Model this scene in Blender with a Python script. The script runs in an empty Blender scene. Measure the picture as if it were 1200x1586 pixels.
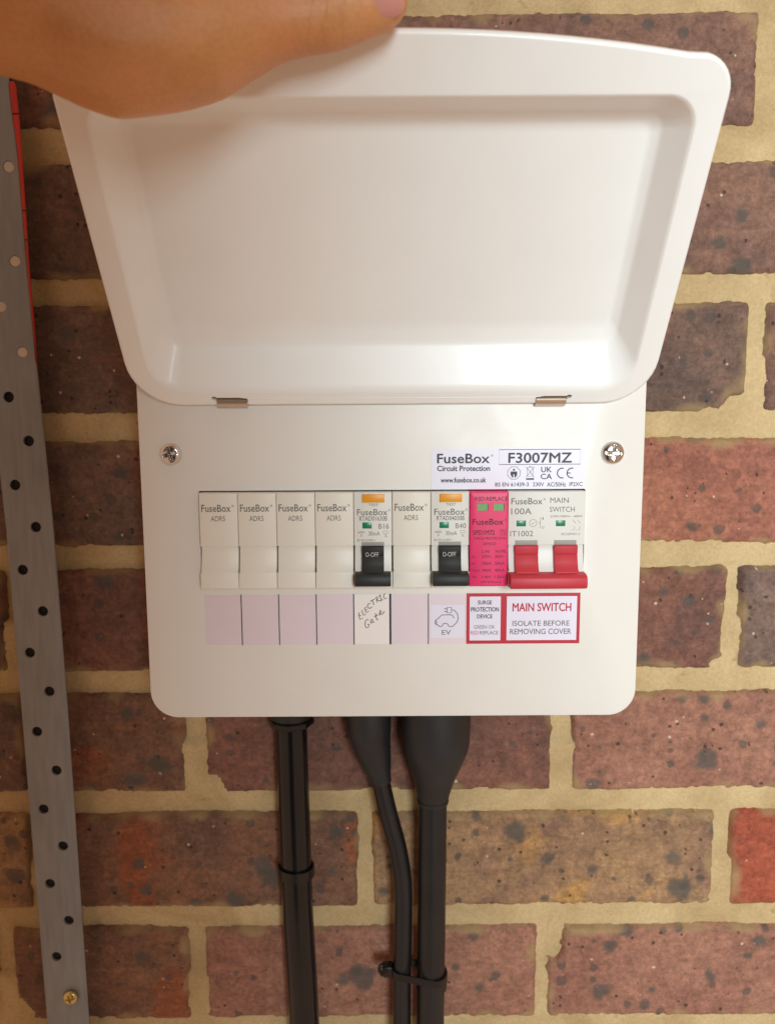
import bpy, bmesh, math, random
from mathutils import Vector, Matrix, noise
from mathutils.geometry import tessellate_polygon
MM = 0.001
sc = bpy.context.scene
# ------------------------------------------------------------------ camera
cam_d = bpy.data.cameras.new("camera"); cam = bpy.data.objects.new("camera", cam_d)
sc.collection.objects.link(cam); sc.camera = cam
right = Vector((0.99998330, -0.00054625, -0.00575370))
up = Vector((0.00577651, 0.12687684, 0.99190166))
fwd = Vector((-0.00018819, 0.99191833, -0.12687787))
M = Matrix((right, up, -fwd)).transposed().to_4x4()
M.translation = Vector((-2.07525, -350.49114, 143.12377)) * MM
cam.matrix_world = M
cam_d.sensor_fit = 'VERTICAL'; cam_d.sensor_height = 36.0; cam_d.sensor_width = 36.0
cam_d.lens = 1189.53 / 1586 * 36.0
cam_d.clip_start = 0.01; cam_d.clip_end = 50
cam_d.dof.use_dof = True; cam_d.dof.focus_distance = 0.350; cam_d.dof.aperture_fstop = 12.0
# ------------------------------------------------------------------ world and lamps
w = bpy.data.worlds.new("World"); sc.world = w; w.use_nodes = True
bg = w.node_tree.nodes["Background"]
bg.inputs[0].default_value = (1.0, 0.62, 0.40, 1); bg.inputs[1].default_value = 0.50
def area(name, loc, target, size, energy, col, sy=None):
    l = bpy.data.lights.new(name, 'AREA'); l.energy = energy; l.color = col
    l.size = size
    if sy: l.shape = 'RECTANGLE'; l.size_y = sy
    o = bpy.data.objects.new(name, l); sc.collection.objects.link(o)
    o.location = loc; o.rotation_euler = (Vector(target) - Vector(loc)).to_track_quat('-Z', 'Y').to_euler()
    return o
area("doorway_light", (0.22, -1.9, 0.40), (0.05, 0.0, 0.1), 0.8, 48.0, (0.80, 0.95, 0.99), 0.6)
sc.view_settings.view_transform = 'Standard'; sc.view_settings.look = 'None'
sc.view_settings.exposure = 0.10; sc.view_settings.gamma = 1.0
# ------------------------------------------------------------------ material helpers
def lin(c):
    return tuple(((v/255)/12.92 if v/255 <= 0.04045 else ((v/255+0.055)/1.055)**2.4) for v in c) + (1.0,)
def newmat(name):
    m = bpy.data.materials.new(name); m.use_nodes = True
    return m, m.node_tree, m.node_tree.nodes["Principled BSDF"]
def N(nt, t, **kw):
    n = nt.nodes.new(t)
    for k, v in kw.items():
        if k.startswith('_'): setattr(n, k[1:], v)
        else: n.inputs[k].default_value = v
    return n
def L(nt, a, b): nt.links.new(a, b)
def ramp(nt, src, stops):
    r = nt.nodes.new('ShaderNodeValToRGB'); e = r.color_ramp.elements
    e[0].position, e[0].color = stops[0]; e[1].position, e[1].color = stops[1]
    for p, c in stops[2:]:
        x = e.new(p); x.color = c
    L(nt, src, r.inputs[0]); return r.outputs[0]
def g(v): return (v, v, v, 1)
def mix(nt, fac, a, b, mode='MIX'):
    m = nt.nodes.new('ShaderNodeMix'); m.data_type = 'RGBA'; m.blend_type = mode
    for s, v in ((m.inputs[0], fac), (m.inputs[6], a), (m.inputs[7], b)):
        if hasattr(v, 'is_linked') or isinstance(v, bpy.types.NodeSocket): L(nt, v, s)
        else: s.default_value = v
    return m.outputs[2]
def simple(name, col, rough=0.45, metal=0.0, bump=0.0, bscale=900, var=0.06, spec=0.5, coat=0.0):
    m, nt, b = newmat(name)
    tc = N(nt, 'ShaderNodeTexCoord')
    n1 = N(nt, 'ShaderNodeTexNoise', Scale=35.0, Detail=4.0); L(nt, tc.outputs['Object'], n1.inputs['Vector'])
    dark = tuple(c*(1-var*2) for c in col[:3]) + (1,)
    L(nt, ramp(nt, n1.outputs[0], [(0.3, dark), (0.65, col)]), b.inputs['Base Color'])
    b.inputs['Roughness'].default_value = rough; b.inputs['Metallic'].default_value = metal
    b.inputs['Specular IOR Level'].default_value = spec
    b.inputs['Coat Weight'].default_value = coat; b.inputs['Coat Roughness'].default_value = 0.1
    if var < 0.013:
        n5 = N(nt, 'ShaderNodeTexNoise', Scale=18.0, Detail=6.0, Roughness=0.65, Distortion=0.8); L(nt, tc.outputs['Object'], n5.inputs['Vector'])
        mr = N(nt, 'ShaderNodeMapRange'); L(nt, n5.outputs[0], mr.inputs[0]); mr.inputs[1].default_value = 0.35; mr.inputs[2].default_value = 0.65
        mr.inputs[3].default_value = rough-0.06; mr.inputs[4].default_value = rough+0.06; L(nt, mr.outputs[0], b.inputs['Roughness'])
    if bump:
        n2 = N(nt, 'ShaderNodeTexNoise', Scale=float(bscale), Detail=3.0); L(nt, tc.outputs['Object'], n2.inputs['Vector'])
        bp = N(nt, 'ShaderNodeBump', Strength=bump, Distance=0.0002); L(nt, n2.outputs[0], bp.inputs['Height'])
        L(nt, bp.outputs[0], b.inputs['Normal'])
    return m
POWDER = simple("white_powder_coat", lin((228, 224, 218)), 0.36, bump=0.12, bscale=700, var=0.012)
LIDMAT = simple("glossy_white_moulding", lin((242, 242, 240)), 0.38, bump=0.03, bscale=90, var=0.012, coat=0.10)
MODULE = simple("ivory_module_plastic", lin((230, 226, 215)), 0.42, bump=0.08, bscale=1500, var=0.015)
RCBOM = simple("light_grey_breaker_plastic", lin((224, 223, 217)), 0.42, bump=0.08, bscale=1500, var=0.015)
BLACKPL = simple("black_toggle_plastic", lin((34, 35, 36)), 0.55, bump=0.1, var=0.1)
REDPL = simple("red_toggle_plastic", lin((194, 48, 62)), 0.5, bump=0.1, var=0.05)
PINKPL = simple("magenta_plastic", lin((226, 34, 100)), 0.45, bump=0.06, var=0.03)
YELLOW = simple("amber_button_plastic", lin((236, 160, 20)), 0.4, var=0.05)
GREENW = simple("green_flag", lin((22, 128, 92)), 0.3, var=0.1)
GREENL = simple("pale_green_flag", lin((105, 178, 90)), 0.3, var=0.15)
DARK = simple("dark_cavity", lin((20, 17, 16)), 0.8)
SLOTG = simple("slot_grey", lin((160, 158, 152)), 0.6)
LILAC = simple("lilac_paper", lin((226, 210, 218)), 0.5, var=0.02)
WHITEP = simple("white_paper", lin((240, 233, 230)), 0.5, var=0.02)
LAV = simple("lavender_white_sticker", lin((228, 224, 240)), 0.35, var=0.01)
REDP = simple("red_print", lin((188, 22, 48)), 0.4, var=0.03)
INK = simple("black_ink", lin((38, 36, 48)), 0.5)
GREYINK = simple("grey_ink", lin((112, 108, 104)), 0.6)
GREENINK = simple("green_ink", lin((92, 100, 78)), 0.6)
DKPINK = simple("dark_print_on_magenta", lin((96, 14, 44)), 0.6)
WHITEINK = simple("white_ink", lin((205, 205, 200)), 0.6)
PENINK = simple("pen_ink", lin((70, 58, 56)), 0.6)
CHROME = simple("bright_zinc", lin((225, 224, 222)), 0.18, metal=1.0, bump=0.15, bscale=600)
BRASS = simple("yellow_zinc", lin((215, 195, 130)), 0.28, metal=1.0, bump=0.3, bscale=900)
TAB = simple("hinge_steel", lin((225, 212, 198)), 0.33, metal=1.0)
CABLE = simple("black_cable_sheath", lin((25, 27, 30)), 0.38, bump=0.35, bscale=260, var=0.2)
GLOSSC = simple("glossy_black_conduit", lin((16, 18, 21)), 0.2, bump=0.12, bscale=90, var=0.2)
BOOT = simple("black_gland_rubber", lin((36, 38, 40)), 0.5, bump=0.5, bscale=320, var=0.2)
TIE = simple("black_nylon", lin((18, 17, 17)), 0.32)
REDTAPE = simple("red_packer_plastic", lin((196, 38, 24)), 0.4, var=0.12)
PLUG = simple("pale_plug", lin((205, 192, 180)), 0.6, bump=0.4)
NAIL = simple("fingernail", lin((214, 152, 140)), 0.3, var=0.03, coat=0.2)

def strip_mat():
    m, nt, b = newmat("dull_galvanised_strip")
    tc = N(nt, 'ShaderNodeTexCoord'); mp = N(nt, 'ShaderNodeMapping'); L(nt, tc.outputs['Object'], mp.inputs[0])
    mp.inputs['Scale'].default_value = (8, 1, 1)
    n = N(nt, 'ShaderNodeTexNoise', Scale=40.0, Detail=6.0); L(nt, mp.outputs[0], n.inputs['Vector'])
    n2 = N(nt, 'ShaderNodeTexNoise', Scale=14.0, Detail=5.0); L(nt, tc.outputs['Object'], n2.inputs['Vector'])
    c1 = ramp(nt, n.outputs[0], [(0.3, lin((134, 137, 142))), (0.7, lin((150, 152, 156)))])
    c2 = ramp(nt, n2.outputs[0], [(0.35, g(0.85)), (0.65, g(1.0))])
    L(nt, mix(nt, 1.0, c1, c2, 'MULTIPLY'), b.inputs['Base Color'])
    b.inputs['Metallic'].default_value = 0.1; b.inputs['Roughness'].default_value = 0.5
    return m
STRIP = strip_mat()
def brick_mat(name, c1, c2, patch=None, spots=0.5, pale=0.3):
    m, nt, b = newmat(name)
    tc = N(nt, 'ShaderNodeTexCoord'); V = tc.outputs['Object']
    def nz(s, d=5.0, r=0.6, dist=0.0):
        n = N(nt, 'ShaderNodeTexNoise', Scale=float(s), Detail=d, Roughness=r, Distortion=dist); L(nt, V, n.inputs['Vector']); return n.outputs[0]
    dk = lambda c: tuple(v*0.98 for v in lin(c)[:3])+(1.0,)
    base = mix(nt, ramp(nt, nz(17, 6, .65, .4), [(0.38, g(0)), (0.62, g(1))]), dk(c1), dk(c2))
    if patch:
        base = mix(nt, ramp(nt, nz(13.3, 3, .5, 1.0), [(0.52, g(0)), (0.63, g(0.85))]), base, lin(patch))
    base = mix(nt, 0.45, base, ramp(nt, nz(420, 5, .8), [(0.34, g(0.3)), (0.66, g(1.6))]), 'MULTIPLY')
    base = mix(nt, 0.4, base, ramp(nt, nz(105, 6, .75, .6), [(0.36, g(0.4)), (0.6, g(1.2))]), 'MULTIPLY')
    # round grey-blue burnt spots
    def vor(s, rnd=1.0):
        n0 = N(nt, 'ShaderNodeTexNoise', Scale=float(s*2.2), Detail=3.0); L(nt, V, n0.inputs['Vector'])
        mm = N(nt, 'ShaderNodeVectorMath', _operation='MULTIPLY_ADD'); L(nt, n0.outputs[1], mm.inputs[0])
        k = 0.30/s; mm.inputs[1].default_value = (k, k, k); L(nt, V, mm.inputs[2])
        v = N(nt, 'ShaderNodeTexVoronoi', Scale=float(s)); v.voronoi_dimensions = '2D'
        sep = N(nt, 'ShaderNodeSeparateXYZ'); L(nt, mm.outputs[0], sep.inputs[0])
        com = N(nt, 'ShaderNodeCombineXYZ'); L(nt, sep.outputs[0], com.inputs[0]); L(nt, sep.outputs[2], com.inputs[1])
        L(nt, com.outputs[0], v.inputs['Vector']); return v
    def spotmask(s, dens, rad):
        v = vor(s); sc_ = N(nt, 'ShaderNodeSeparateColor'); L(nt, v.outputs['Color'], sc_.inputs[0])
        # radius differs from cell to cell; cells under the density threshold have none
        r = N(nt, 'ShaderNodeMapRange'); L(nt, sc_.outputs[0], r.inputs[0])
        r.inputs[1].default_value = 1-dens; r.inputs[2].default_value = 1.0; r.inputs[3].default_value = 0.0; r.inputs[4].default_value = rad
        d = N(nt, 'ShaderNodeMath', _operation='SUBTRACT'); L(nt, r.outputs[0], d.inputs[0]); L(nt, v.outputs['Distance'], d.inputs[1])
        e = N(nt, 'ShaderNodeMath', _operation='MULTIPLY'); L(nt, d.outputs[0], e.inputs[0]); e.inputs[1].default_value = 9.0; e.use_clamp = True
        return e.outputs[0]
    s1 = spotmask(40, 0.22*spots, 0.34); s2 = spotmask(95, 0.36*spots, 0.36); s3 = spotmask(230, 0.03+0.09*spots, 0.30)
    s4 = spotmask(260, 0.05*pale, 0.3)
    base = mix(nt, mix(nt, 0.75, g(0), s1), base, lin((84, 78, 74)))
    base = mix(nt, mix(nt, 0.7, g(0), s2), base, lin((78, 70, 66)))
    base = mix(nt, mix(nt, 0.8, g(0), s3), base, lin((52, 40, 36)))
    base = mix(nt, s4, base, lin((196, 170, 150)))
    # horizontal drag marks left by the clay cutting wire
    mp = N(nt, 'ShaderNodeMapping'); L(nt, V, mp.inputs[0]); mp.inputs['Scale'].default_value = (0.22, 1, 1.0)
    dr = N(nt, 'ShaderNodeTexNoise', Scale=260.0, Detail=5.0, Roughness=0.7, Distortion=0.4); L(nt, mp.outputs[0], dr.inputs['Vector'])
    base = mix(nt, 0.45, base, ramp(nt, dr.outputs[0], [(0.3, g(0.6)), (0.62, g(1.2))]), 'MULTIPLY')
    at = N(nt, 'ShaderNodeAttribute'); at.attribute_name = 'spot'
    base = mix(nt, at.outputs['Fac'], base, mix(nt, nz(160, 3), lin((62, 58, 54)), lin((90, 84, 78))))
    at2 = N(nt, 'ShaderNodeAttribute'); at2.attribute_name = 'smear'
    base = mix(nt, at2.outputs['Fac'], base, mix(nt, nz(150, 4), lin((132, 106, 74)), lin((172, 146, 102))))
    L(nt, base, b.inputs['Base Color'])
    b.inputs['Roughness'].default_value = 0.8; b.inputs['Specular IOR Level'].default_value = 0.35
    h = mix(nt, 0.5, mix(nt, 0.5, nz(420, 5, .7), dr.outputs[0]), nz(120, 5, .6))
    h = mix(nt, s3, h, g(0)); h = mix(nt, mix(nt, 0.4, g(0), s2), h, g(0.1))
    bp = N(nt, 'ShaderNodeBump', Strength=0.95, Distance=0.0013); L(nt, h, bp.inputs['Height']); L(nt, bp.outputs[0], b.inputs['Normal'])
    return m
def mortar_mat():
    m, nt, b = newmat("sandy_mortar")
    tc = N(nt, 'ShaderNodeTexCoord'); V = tc.outputs['Object']
    def nz(s, d=5.0, r=0.6, dist=0.0):
        n = N(nt, 'ShaderNodeTexNoise', Scale=float(s), Detail=d, Roughness=r, Distortion=dist); L(nt, V, n.inputs['Vector']); return n.outputs[0]
    c = ramp(nt, nz(22, 6, .6, .5), [(0.3, lin((170, 143, 103))), (0.7, lin((202, 177, 134)))])
    c = mix(nt, 0.5, c, ramp(nt, nz(600, 3, .7), [(0.3, g(0.7)), (0.7, g(1.2))]), 'MULTIPLY')
    c = mix(nt, ramp(nt, nz(60, 5, .7, .8), [(0.62, g(0)), (0.72, g(0.55))]), c, lin((128, 108, 74)))
    L(nt, c, b.inputs['Base Color']); b.inputs['Roughness'].default_value = 0.9; b.inputs['Specular IOR Level'].default_value = 0.2
    h = mix(nt, 0.4, nz(110, 6, .65), nz(500, 3, .6))
    bp = N(nt, 'ShaderNodeBump', Strength=0.7, Distance=0.001); L(nt, h, bp.inputs['Height']); L(nt, bp.outputs[0], b.inputs['Normal'])
    return m
def skin_mat():
    m, nt, b = newmat("tanned_skin")
    tc = N(nt, 'ShaderNodeTexCoord'); V = tc.outputs['Object']
    n1 = N(nt, 'ShaderNodeTexNoise', Scale=28.0, Detail=4.0); L(nt, V, n1.inputs['Vector'])
    c = ramp(nt, n1.outputs[0], [(0.3, lin((190, 126, 74))), (0.7, lin((218, 160, 106)))])
    n3 = N(nt, 'ShaderNodeTexNoise', Scale=700.0, Detail=3.0); L(nt, V, n3.inputs['Vector'])
    c = mix(nt, 0.3, c, ramp(nt, n3.outputs[0], [(0.3, g(0.75)), (0.7, g(1.15))]), 'MULTIPLY')
    # knuckle creases across the thumb joint
    sp3 = N(nt, 'ShaderNodeSeparateXYZ'); L(nt, V, sp3.inputs[0])
    def band_(cx, hw):
        a = N(nt, 'ShaderNodeMath', _operation='SUBTRACT'); L(nt, sp3.outputs[0], a.inputs[0]); a.inputs[1].default_value = cx
        a2 = N(nt, 'ShaderNodeMath', _operation='ABSOLUTE'); L(nt, a.outputs[0], a2.inputs[0])
        r = N(nt, 'ShaderNodeMapRange'); L(nt, a2.outputs[0], r.inputs[0]); r.inputs[1].default_value = hw*0.4; r.inputs[2].default_value = hw; r.inputs[3].default_value = 1; r.inputs[4].default_value = 0
        return r.outputs[0]
    wv = N(nt, 'ShaderNodeTexWave', Scale=62.0, Distortion=5.0, Detail=3.0); wv.inputs['Detail Scale'].default_value = 2.5; L(nt, V, wv.inputs['Vector'])
    cr0 = ramp(nt, wv.outputs['Fac'], [(0.0, g(1)), (0.35, g(0))])
    cr1 = mix(nt, 1.0, cr0, band_(0.039, 0.012), 'MULTIPLY')
    n4 = N(nt, 'ShaderNodeTexNoise', Scale=55.0, Detail=4.0); L(nt, V, n4.inputs['Vector'])
    c = mix(nt, ramp(nt, n4.outputs[0], [(0.45, g(0)), (0.7, g(0.3))]), c, lin((206, 118, 84)))
    c = mix(nt, mix(nt, 0.10, g(0), cr1), c, lin((122, 62, 36)))
    L(nt, c, b.inputs['Base Color']); b.inputs['Roughness'].default_value = 0.5
    b.inputs['Subsurface Weight'].default_value = 0.2; b.inputs['Subsurface Radius'].default_value = (1.0, 0.35, 0.2)
    b.inputs['Subsurface Scale'].default_value = 0.003
    mp = N(nt, 'ShaderNodeMapping'); L(nt, V, mp.inputs[0]); mp.inputs['Scale'].default_value = (3.0, 1, 1)
    n2 = N(nt, 'ShaderNodeTexNoise', Scale=110.0, Detail=5.0, Distortion=0.6); L(nt, mp.outputs[0], n2.inputs['Vector'])
    v = N(nt, 'ShaderNodeTexVoronoi', Scale=900.0); L(nt, V, v.inputs['Vector'])
    h = mix(nt, 0.35, n2.outputs[0], v.outputs['Distance'])
    h = mix(nt, mix(nt, 0.6, g(0), cr1), h, g(-0.2))
    bp = N(nt, 'ShaderNodeBump', Strength=0.3, Distance=0.0006); L(nt, h, bp.inputs['Height']); L(nt, bp.outputs[0], b.inputs['Normal'])
    return m
MORTAR = mortar_mat(); SKIN = skin_mat()
# ------------------------------------------------------------------ object helpers (coordinates in mm, local to the parent)
def tag(o, label=None, cat=None, group=None, kind=None):
    for k, v in (('label', label), ('category', cat), ('group', group), ('kind', kind)):
        if v: o[k] = v
    return o
def empty(name, loc, label, cat, group=None):
    o = bpy.data.objects.new(name, None); sc.collection.objects.link(o)
    o.location = Vector(loc)*MM; o.empty_display_size = 0.01
    return tag(o, label, cat, group)
def finish(bm, name, mat, parent=None, smooth=30, loc=None, rot=None):
    bmesh.ops.recalc_face_normals(bm, faces=bm.faces)
    for v in bm.verts: v.co *= MM
    me = bpy.data.meshes.new(name); bm.to_mesh(bm and me); bm.free()
    return link(me, name, mat, parent, smooth, loc, rot)
def link(me, name, mat, parent=None, smooth=30, loc=None, rot=None):
    if mat and not me.materials: me.materials.append(mat)
    if smooth:
        for p in me.polygons: p.use_smooth = True
        me.set_sharp_from_angle(angle=math.radians(smooth))
    o = bpy.data.objects.new(name, me); sc.collection.objects.link(o)
    if parent: o.parent = parent
    if loc: o.location = Vector(loc)*MM
    if rot: o.rotation_euler = rot
    return o
def mesh(name, verts, faces, mat, parent=None, smooth=30, recalc=True):
    bm = bmesh.new(); vs = [bm.verts.new(v) for v in verts]
    for f in faces:
        try: bm.faces.new([vs[i] for i in f])
        except ValueError: pass
    if recalc: return finish(bm, name, mat, parent, smooth)
    for v in bm.verts: v.co *= MM
    me = bpy.data.meshes.new(name); bm.to_mesh(me); bm.free()
    return link(me, name, mat, parent, smooth)
def add_box(bm, x0, x1, y0, y1, z0, z1, bev=0.0, seg=2):
    r = bmesh.ops.create_cube(bm, size=1.0)
    for v in r['verts']:
        v.co = Vector(((x0+x1)/2+v.co.x*(x1-x0), (y0+y1)/2+v.co.y*(y1-y0), (z0+z1)/2+v.co.z*(z1-z0)))
    if bev:
        es = list({e for v in r['verts'] for e in v.link_edges})
        bmesh.ops.bevel(bm, geom=es, offset=bev, segments=seg, affect='EDGES', profile=0.5)
def box(name, x0, x1, y0, y1, z0, z1, mat, parent=None, bev=0.0):
    bm = bmesh.new(); add_box(bm, x0, x1, y0, y1, z0, z1, bev); return finish(bm, name, mat, parent)
def add_prism(bm, prof, x0, x1, bev=0.0):
    """closed (y,z) profile swept along x"""
    a = [bm.verts.new((x0, y, z)) for y, z in prof]; b = [bm.verts.new((x1, y, z)) for y, z in prof]
    n = len(prof); fs = [bm.faces.new(a), bm.faces.new(b[::-1])]
    for i in range(n): fs.append(bm.faces.new((a[i], b[i], b[(i+1) % n], a[(i+1) % n])))
    bmesh.ops.recalc_face_normals(bm, faces=fs)
    if bev:
        es = [e for e in {e for f in fs for e in f.edges} if len(e.link_faces) == 2 and e.calc_face_angle(0) > 0.5]
        bmesh.ops.bevel(bm, geom=es, offset=bev, segments=2, affect='EDGES', profile=0.5)
def rrect(x0, x1, z0, z1, r, seg=8):
    """rounded rectangle, r = (bl, br, tr, tl)"""
    if not isinstance(r, (tuple, list)): r = (r,)*4
    out = []
    for (cx, cz, a0, rr) in ((x0+r[0], z0+r[0], 180, r[0]), (x1-r[1], z0+r[1], 270, r[1]), (x1-r[2], z1-r[2], 0, r[2]), (x0+r[3], z1-r[3], 90, r[3])):
        for i in range(seg+1):
            a = math.radians(a0+90*i/seg); out.append((cx+rr*math.cos(a), cz+rr*math.sin(a)))
    return out
def fill(bm, loops):
    es = []
    for lp in loops:
        for i in range(len(lp)):
            a, b = lp[i], lp[(i+1) % len(lp)]
            e = bm.edges.get((a, b)) or bm.edges.new((a, b)); es.append(e)
    return bmesh.ops.triangle_fill(bm, edges=es, use_beauty=True, use_dissolve=False)
def fill_flat(bm, loops2d, loopsv):
    """tessellate a flat outline with holes, given matching 2-D points and verts"""
    flat = [v for lp in loopsv for v in lp]
    for t in tessellate_polygon([[Vector((a, b, 0)) for a, b in lp] for lp in loops2d]):
        try: bm.faces.new([flat[k] for k in t])
        except ValueError: pass
def bridge(bm, A, B):
    n = len(A)
    for i in range(n):
        try: bm.faces.new((A[i], A[(i+1) % n], B[(i+1) % n], B[i]))
        except ValueError: pass
def ring(bm, pts, y): return [bm.verts.new((x, y, z)) for x, z in pts]
def circle(cx, cz, r, n=20): return [(cx+r*math.cos(2*math.pi*i/n), cz+r*math.sin(2*math.pi*i/n)) for i in range(n)]
def plate(name, outer, inset, holes, y0, y1, mat, parent, b=0.6, back=True):
    """flat plate facing -y at y0; outer(i) gives the outline inset by i"""
    bm = bmesh.new()
    r0 = ring(bm, outer(b), y0); r1 = ring(bm, outer(b*.3), y0+b*.3); r2 = ring(bm, outer(0), y0+b); r3 = ring(bm, outer(0), y1)
    hl = [ring(bm, h, y0) for h in holes]; hb = [ring(bm, h, y1) for h in holes]
    fill(bm, [r0]+hl); bridge(bm, r0, r1); bridge(bm, r1, r2); bridge(bm, r2, r3)
    for a, c in zip(hl, hb): bridge(bm, a, c)
    if back: fill(bm, [r3]+hb)
    return finish(bm, name, mat, parent, 35)
def tube_into(bm, pts, rads, n=20, cap=True, flat=(1.0, 1.0)):
    pts = [Vector(p) for p in pts]; prev = None
    if not isinstance(rads, (list, tuple)): rads = [rads]*len(pts)
    t0 = (pts[1]-pts[0]).normalized(); ref = Vector((1, 0, 0)) if abs(t0.x) < 0.8 else Vector((0, 1, 0))
    for i, p in enumerate(pts):
        t = (pts[min(i+1, len(pts)-1)]-pts[max(i-1, 0)]).normalized()
        s = (ref - t*ref.dot(t)).normalized(); u = t.cross(s); ref = s
        rg = [bm.verts.new(p+(s*math.cos(2*math.pi*k/n)*flat[0]+u*math.sin(2*math.pi*k/n)*flat[1])*rads[i]) for k in range(n)]
        if prev: bridge(bm, prev, rg)
        elif cap: bm.faces.new(rg)
        prev = rg
    if cap: bm.faces.new(prev[::-1])
def tube(name, pts, rads, mat, parent=None, n=20, flat=(1, 1), smooth=50):
    bm = bmesh.new(); tube_into(bm, pts, rads, n, True, flat); return finish(bm, name, mat, parent, smooth)
def spline(ctrl, n=10):
    """Catmull-Rom"""
    P = [Vector(c) for c in ctrl]; P = [2*P[0]-P[1]]+P+[2*P[-1]-P[-2]]; out = []
    for i in range(1, len(P)-2):
        for k in range(n):
            t = k/n
            out.append(0.5*((2*P[i])+(P[i+1]-P[i-1])*t+(2*P[i-1]-5*P[i]+4*P[i+1]-P[i+2])*t*t+(3*P[i]-P[i-1]-3*P[i+1]+P[i+2])*t**3))
    out.append(P[-2]); return out
# ---- printed lettering: flat ink on the surface it is printed on
def text(s, cx, cz, width, height, y, mat, parent, name='lettering', bold=0.0, rotz=0.0, tilt=None):
    cu = bpy.data.curves.new('f', 'FONT'); cu.body = s; cu.size = 1.0; cu.resolution_u = 3; cu.offset = 0.0
    cu.align_x = 'LEFT'
    o = bpy.data.objects.new('f', cu); sc.collection.objects.link(o)
    dg = bpy.context.evaluated_depsgraph_get(); me = bpy.data.meshes.new_from_object(o.evaluated_get(dg))
    bpy.data.objects.remove(o); bpy.data.curves.remove(cu)
    xs = [v.co.x for v in me.vertices]; ys = [v.co.y for v in me.vertices]
    x0, x1, y0, y1 = min(xs), max(xs), min(ys), max(ys)
    cr, sr = math.cos(rotz), math.sin(rotz)
    for v in me.vertices:
        a = ((v.co.x-x0)/(x1-x0)-.5)*width; c = ((v.co.y-y0)/(y1-y0)-.5)*height
        a, c = a*cr-c*sr, a*sr+c*cr
        v.co = Vector((cx+a, y, cz+c))*MM
    me.name = name; me.materials.clear()
    if bold:
        # heavier print: the same glyphs laid again a hair to each side, each layer on its own level
        base = [v.co.copy() for v in me.vertices]; polys = [tuple(p.vertices) for p in me.polygons]; q = bold*height*0.9*MM
        vs, fs = [], []
        for k, (dx, dz) in enumerate(((0, 0), (q, 0), (-q, 0), (0, q), (0, -q))):
            o0 = len(vs); vs += [(c.x+dx, c.y-0.004*k*MM, c.z+dz) for c in base]; fs += [tuple(i+o0 for i in p) for p in polys]
        me = bpy.data.meshes.new(name); me.from_pydata(vs, [], fs)
    return link(me, name, mat, parent, 0)
def ribbon(name, lines, width, y, mat, parent):
    """pen or printed strokes: each line a list of (x,z)"""
    bm = bmesh.new()
    for ln in lines:
        P = [Vector((a, 0, c)) for a, c in ln]; L_, R_ = [], []
        closed = (P[0]-P[-1]).length < 1e-6 and len(P) > 2
        for i, p in enumerate(P):
            a = P[i-1] if i else (P[-2] if closed else P[0]); c = P[i+1] if i < len(P)-1 else (P[1] if closed else P[-1])
            t = (c-a).normalized(); nn = Vector((-t.z, 0, t.x))*width/2
            L_.append(bm.verts.new(Vector((p.x, y, p.z))+nn)); R_.append(bm.verts.new(Vector((p.x, y, p.z))-nn))
        for i in range(len(P)-1): bm.faces.new((L_[i], L_[i+1], R_[i+1], R_[i]))
    for v in bm.verts: v.co *= MM
    me = bpy.data.meshes.new(name); bm.to_mesh(me); bm.free()
    return link(me, name, mat, parent, 0)
def arc(cx, cz, r, a0, a1, n=12): return [(cx+r*math.cos(math.radians(a0+(a1-a0)*i/n)), cz+r*math.sin(math.radians(a0+(a1-a0)*i/n))) for i in range(n+1)]

# ================================================================== THE BRICK WALL (face near y = 86)
wall = empty("brick_wall", (0, 87, 0), "old brown and red brick wall with sandy yellow mortar joints behind the white box", "wall")
def zc(k): return 285.3-75.0*k
def nz3(x, z, s, seed=0.0): return noise.noise(Vector((x/s, z/s, seed)))
def build_mortar():
    x0, x1, z0, z1, st = -380.0, 380.0, -330.0, 440.0, 2.5
    nx, nzn = int((x1-x0)/st), int((z1-z0)/st); vs, fs = [], []
    for j in range(nzn+1):
        z = z0+j*st; k = round((285.3-z)/75.0); f = (z-zc(k))/8.0   # -1 bottom of the joint .. 1 top
        for i in range(nx+1):
            x = x0+i*st; ff = max(-1, min(1, f+0.35*nz3(x, z, 40, 3)))
            y = 0.6-1.9*ff*(0.7+0.5*nz3(x, 0, 120, k*3.1)) + 0.55*nz3(x, z, 26, 1)+0.28*nz3(x, z, 7, 2)+0.12*nz3(x, z, 3, 5)
            vs.append((x, y+1.1, z))
    for j in range(nzn):
        for i in range(nx):
            a = j*(nx+1)+i; fs.append((a, a+1, a+nx+2, a+nx+1))
    me = bpy.data.meshes.new("mortar"); me.from_pydata([tuple(c*MM for c in v) for v in vs], [], fs)
    link(me, "mortar", MORTAR, wall, 0); [setattr(p, 'use_smooth', True) for p in me.polygons]
build_mortar()
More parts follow.
